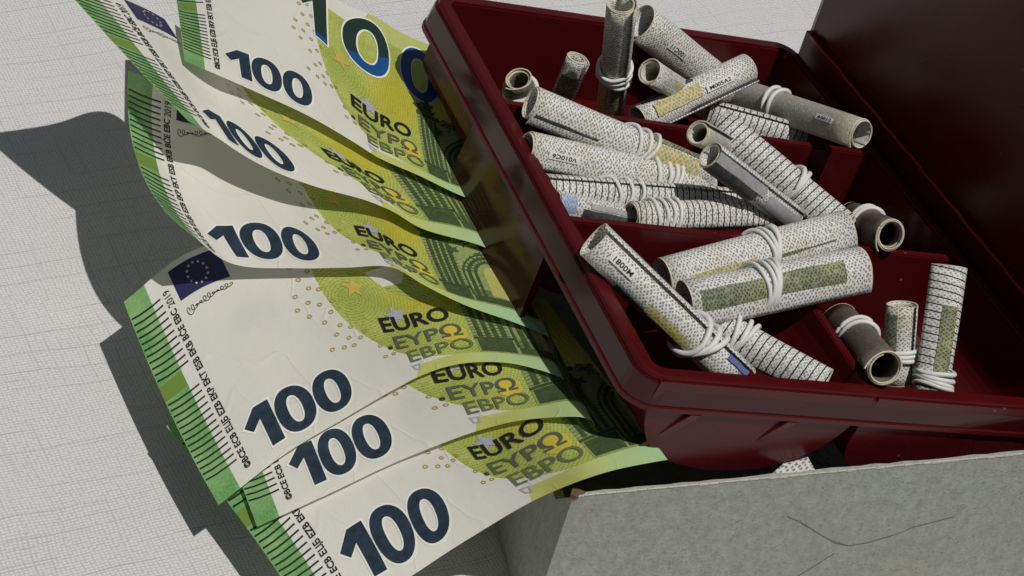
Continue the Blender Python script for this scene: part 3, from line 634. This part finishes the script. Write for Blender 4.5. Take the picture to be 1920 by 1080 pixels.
ROLLS = [
 # back pocket
 dict(label='short dark roll seen nearly end on in the back left corner, thick white band', p1=(972, 148, -.06), p2=(988, 225, -.24), r=.042, mat='brownr', bands=((.22, .02), (.32, .03)), bw=.0085, turns=3),
 dict(label='small flattened grey green roll leaning in the back pocket with a loose pointed flap', p1=(1082, 108, -.05), p2=(1040, 205, -.25), r=.034, flat=.7, mat='weave', patches=((.30, .95, -60, 40, 'gnprint'),), seam=-60, lift=.5),
 dict(label='tall upright roll standing at the back rim with a triple band round its middle', p1=(1166, 4, .26), p2=(1142, 225, -.2), r=.047, mat='weave2', bands=((.53, .03), (.57, .02), (.61, .03)), patches=((.60, .97, 5, -55, 'gnprint'), (.62, .98, 60, 20, 'yelpr'))),
 dict(label='wide open roll at the back rim, its cream mouth facing left above a code box', p1=(1203, 40, .05), p2=(1375, 175, -.16), r=.060, mat='weave', patches=((.30, .75, 42, 62, 'dkprint'), (.62, .86, 36, 60, 'blprint')), tags=(('100C11', .20, .38, -10, 14, True),), turns=2.0),
 dict(label='small roll with a spiral open end tucked under the wide open roll', p1=(1217, 134, .06), p2=(1345, 215, -.2), r=.043, mat='weave2', turns=3.2, patches=((.2, .95, -30, 50, 'yelpr'),)),
 dict(label='diagonal roll lying across the others, serial box near its upper right end', p1=(1402, 128, .04), p2=(1196, 226, -.10), r=.051, mat='weave', patches=((.02, .62, -78, -48, 'dkprint'), (.50, .95, 50, 75, 'dkprint'), (.5, .9, -20, 30, 'yelpr')), tags=(('M005A2', .22, .46, -18, 6, True),)),
 dict(label='shaded grey roll reaching over the right rim with an open cream end', p1=(1345, 160, -.2), p2=(1618, 252, .15), r=.050, mat='greyr', bands=((.40, .02), (.44, .02)), bw=.0078, tags=(('A0012', .76, .87, -20, 0, False),), turns=1.8),
 dict(label='barred roll half buried under the shaded grey roll on the divider', p1=(1325, 212, -.10), p2=(1512, 262, -.05), r=.048, flat=.6, mat='stripe2', patches=((.2, .98, -75, -48, 'foil'),)),
 # middle pocket
 dict(label='long roll along the first divider, triple white band and dark printed side', p1=(994, 192, .06), p2=(1330, 330, -.02), r=.050, mat='weave', bands=((.53, .035), (.58, .035), (.63, .035)), patches=((.02, .36, 28, 74, 'dkprint'), (.36, .66, 38, 74, 'dkprint'), (.74, .99, 42, 74, 'dkprint'), (.62, .98, -70, -48, 'gnprint'), (.60, .9, -40, 20, 'yelpr'))),
 dict(label='pale roll with code box V010C6 under the long dark sided roll', p1=(985, 278, -.01), p2=(1330, 352, -.05), r=.050, mat='weave', bands=((.65, .02), (.71, .02), (.75, .02), (.79, .02)), bw=.0075, patches=((.22, .44, 40, 74, 'dkprint'), (.44, .68, 40, 70, 'yelpr')), tags=(('V010C6', .08, .24, -8, 16, True),)),
 dict(label='barred roll across the middle pocket with a looped double band', p1=(1015, 355, -.06), p2=(1425, 383, -.03), r=.044, mat='stripe', bands=((.28, .035), (.34, .03), (.41, .012)), bw=.0062),
 dict(label='thin silvery blue roll at the near left corner of the middle pocket', p1=(1040, 380, -.06), p2=(1250, 424, -.09), r=.036, mat='weave2', patches=((0, .14, -50, 30, 'bluepr'), (.26, .75, -30, -5, 'foil'), (.2, .75, 0, 60, 'dkprint'))),
 dict(label='yellowish barred roll along the second divider with bands at its left end', p1=(1180, 408, -.05), p2=(1452, 400, -.01), r=.047, mat='stripe2', bands=((.13, .01), (.18, .02), (.24, .01), (.29, .01)), bw=.0062),
 dict(label='small roll showing a round cream spiral end beside the silver roll', p1=(1308, 249, .1), p2=(1400, 300, -.2), r=.038, mat='weave2', turns=3.4),
 dict(label='long barred roll slanting down to the right, band near its lower half', p1=(1345, 232, -.01), p2=(1580, 425, -.08), r=.055, mat='stripe', bands=((.58, .05), (.62, .02)), bw=.009),
 dict(label='silver foil roll lying on the barred slanting roll, open end facing left', p1=(1330, 290, .16), p2=(1490, 412, .0), r=.042, mat='weave', patches=((.0, .55, -45, 5, 'foil'), (.0, .5, 10, 80, 'dkprint'), (.6, .95, -20, 60, 'foil'))),
 dict(label='dark brown roll in the middle pocket at the right wall, layered round end', p1=(1595, 408, -.2), p2=(1670, 442, .06), r=.053, mat='brownr', bands=((.38, .02), (.46, .02)), bw=.0078, turns=3.3),
 # front pockets
 dict(label='upper roll of the large tied pair, green print along its near side', p1=(1238, 524, -.10), p2=(1585, 430, .06), r=.062, mat='weave', patches=((.45, .88, 20, 70, 'gnprint'), (.1, .45, 10, 60, 'yelpr')), bands=((.50, .04), (.53, .03), (.56, .04), (.59, .03)), bw=.0068),
 dict(label='lower roll of the large tied pair, broad green engraved panel and loose bottom flap', p1=(1285, 566, -.04), p2=(1612, 500, .11), r=.063, mat='weave', patches=((.46, .86, -25, 68, 'gnprint'), (.04, .40, -20, 60, 'gnprint')), bands=((.38, .03), (.42, .03), (.46, .02), (.49, .03)), bw=.0068, seam=75, lift=.35),
 dict(label='roll with code box M0081 leaning along the left rim of the front pocket', p1=(1112, 450, .07), p2=(1385, 712, -.10), r=.055, mat='weave', bands=((.66, .06), (.71, .05), (.75, .06)), bw=.0095, patches=((.22, .66, 48, 80, 'dkprint'), (.40, .68, 15, 50, 'yelpr'), (.02, .6, -78, -60, 'dkprint'), (.86, .99, -40, -22, 'blprint')), tags=(('M0081', .10, .25, -18, 8, True),)),
 dict(label='barred roll crossing beneath the left leaning roll towards the front rim', p1=(1262, 573, -.10), p2=(1552, 720, -.05), r=.057, r2=.040, mat='stripe', bands=((.36, .05), (.42, .04), (.46, .04)), bw=.0078),
 dict(label='dark red brown roll in the front right pocket, wide open end facing the viewer', p1=(1576, 600, -.22), p2=(1660, 692, .06), r=.055, mat='brownr', bands=((.35, .02), (.42, .03)), bw=.0078, turns=2.2),
 dict(label='short upright grey roll between the dark roll and the tall barred roll', p1=(1690, 572, .02), p2=(1682, 720, -.17), r=.045, mat='weave2', bands=((.55, .02), (.60, .02), (.65, .03)), bw=.0078, patches=((.1, .95, 70, 10, 'gnprint'),)),
 dict(label='tall upright barred roll in the right front corner, bands at its foot', p1=(1782, 502, .14), p2=(1746, 745, -.13), r=.050, mat='stripe', bands=((.80, .03), (.84, .03), (.88, .03), (.92, .02)), bw=.0078, patches=((.30, .95, 5, -48, 'gnprint'),)),
]
for q in ROLLS: build_roll(**q)
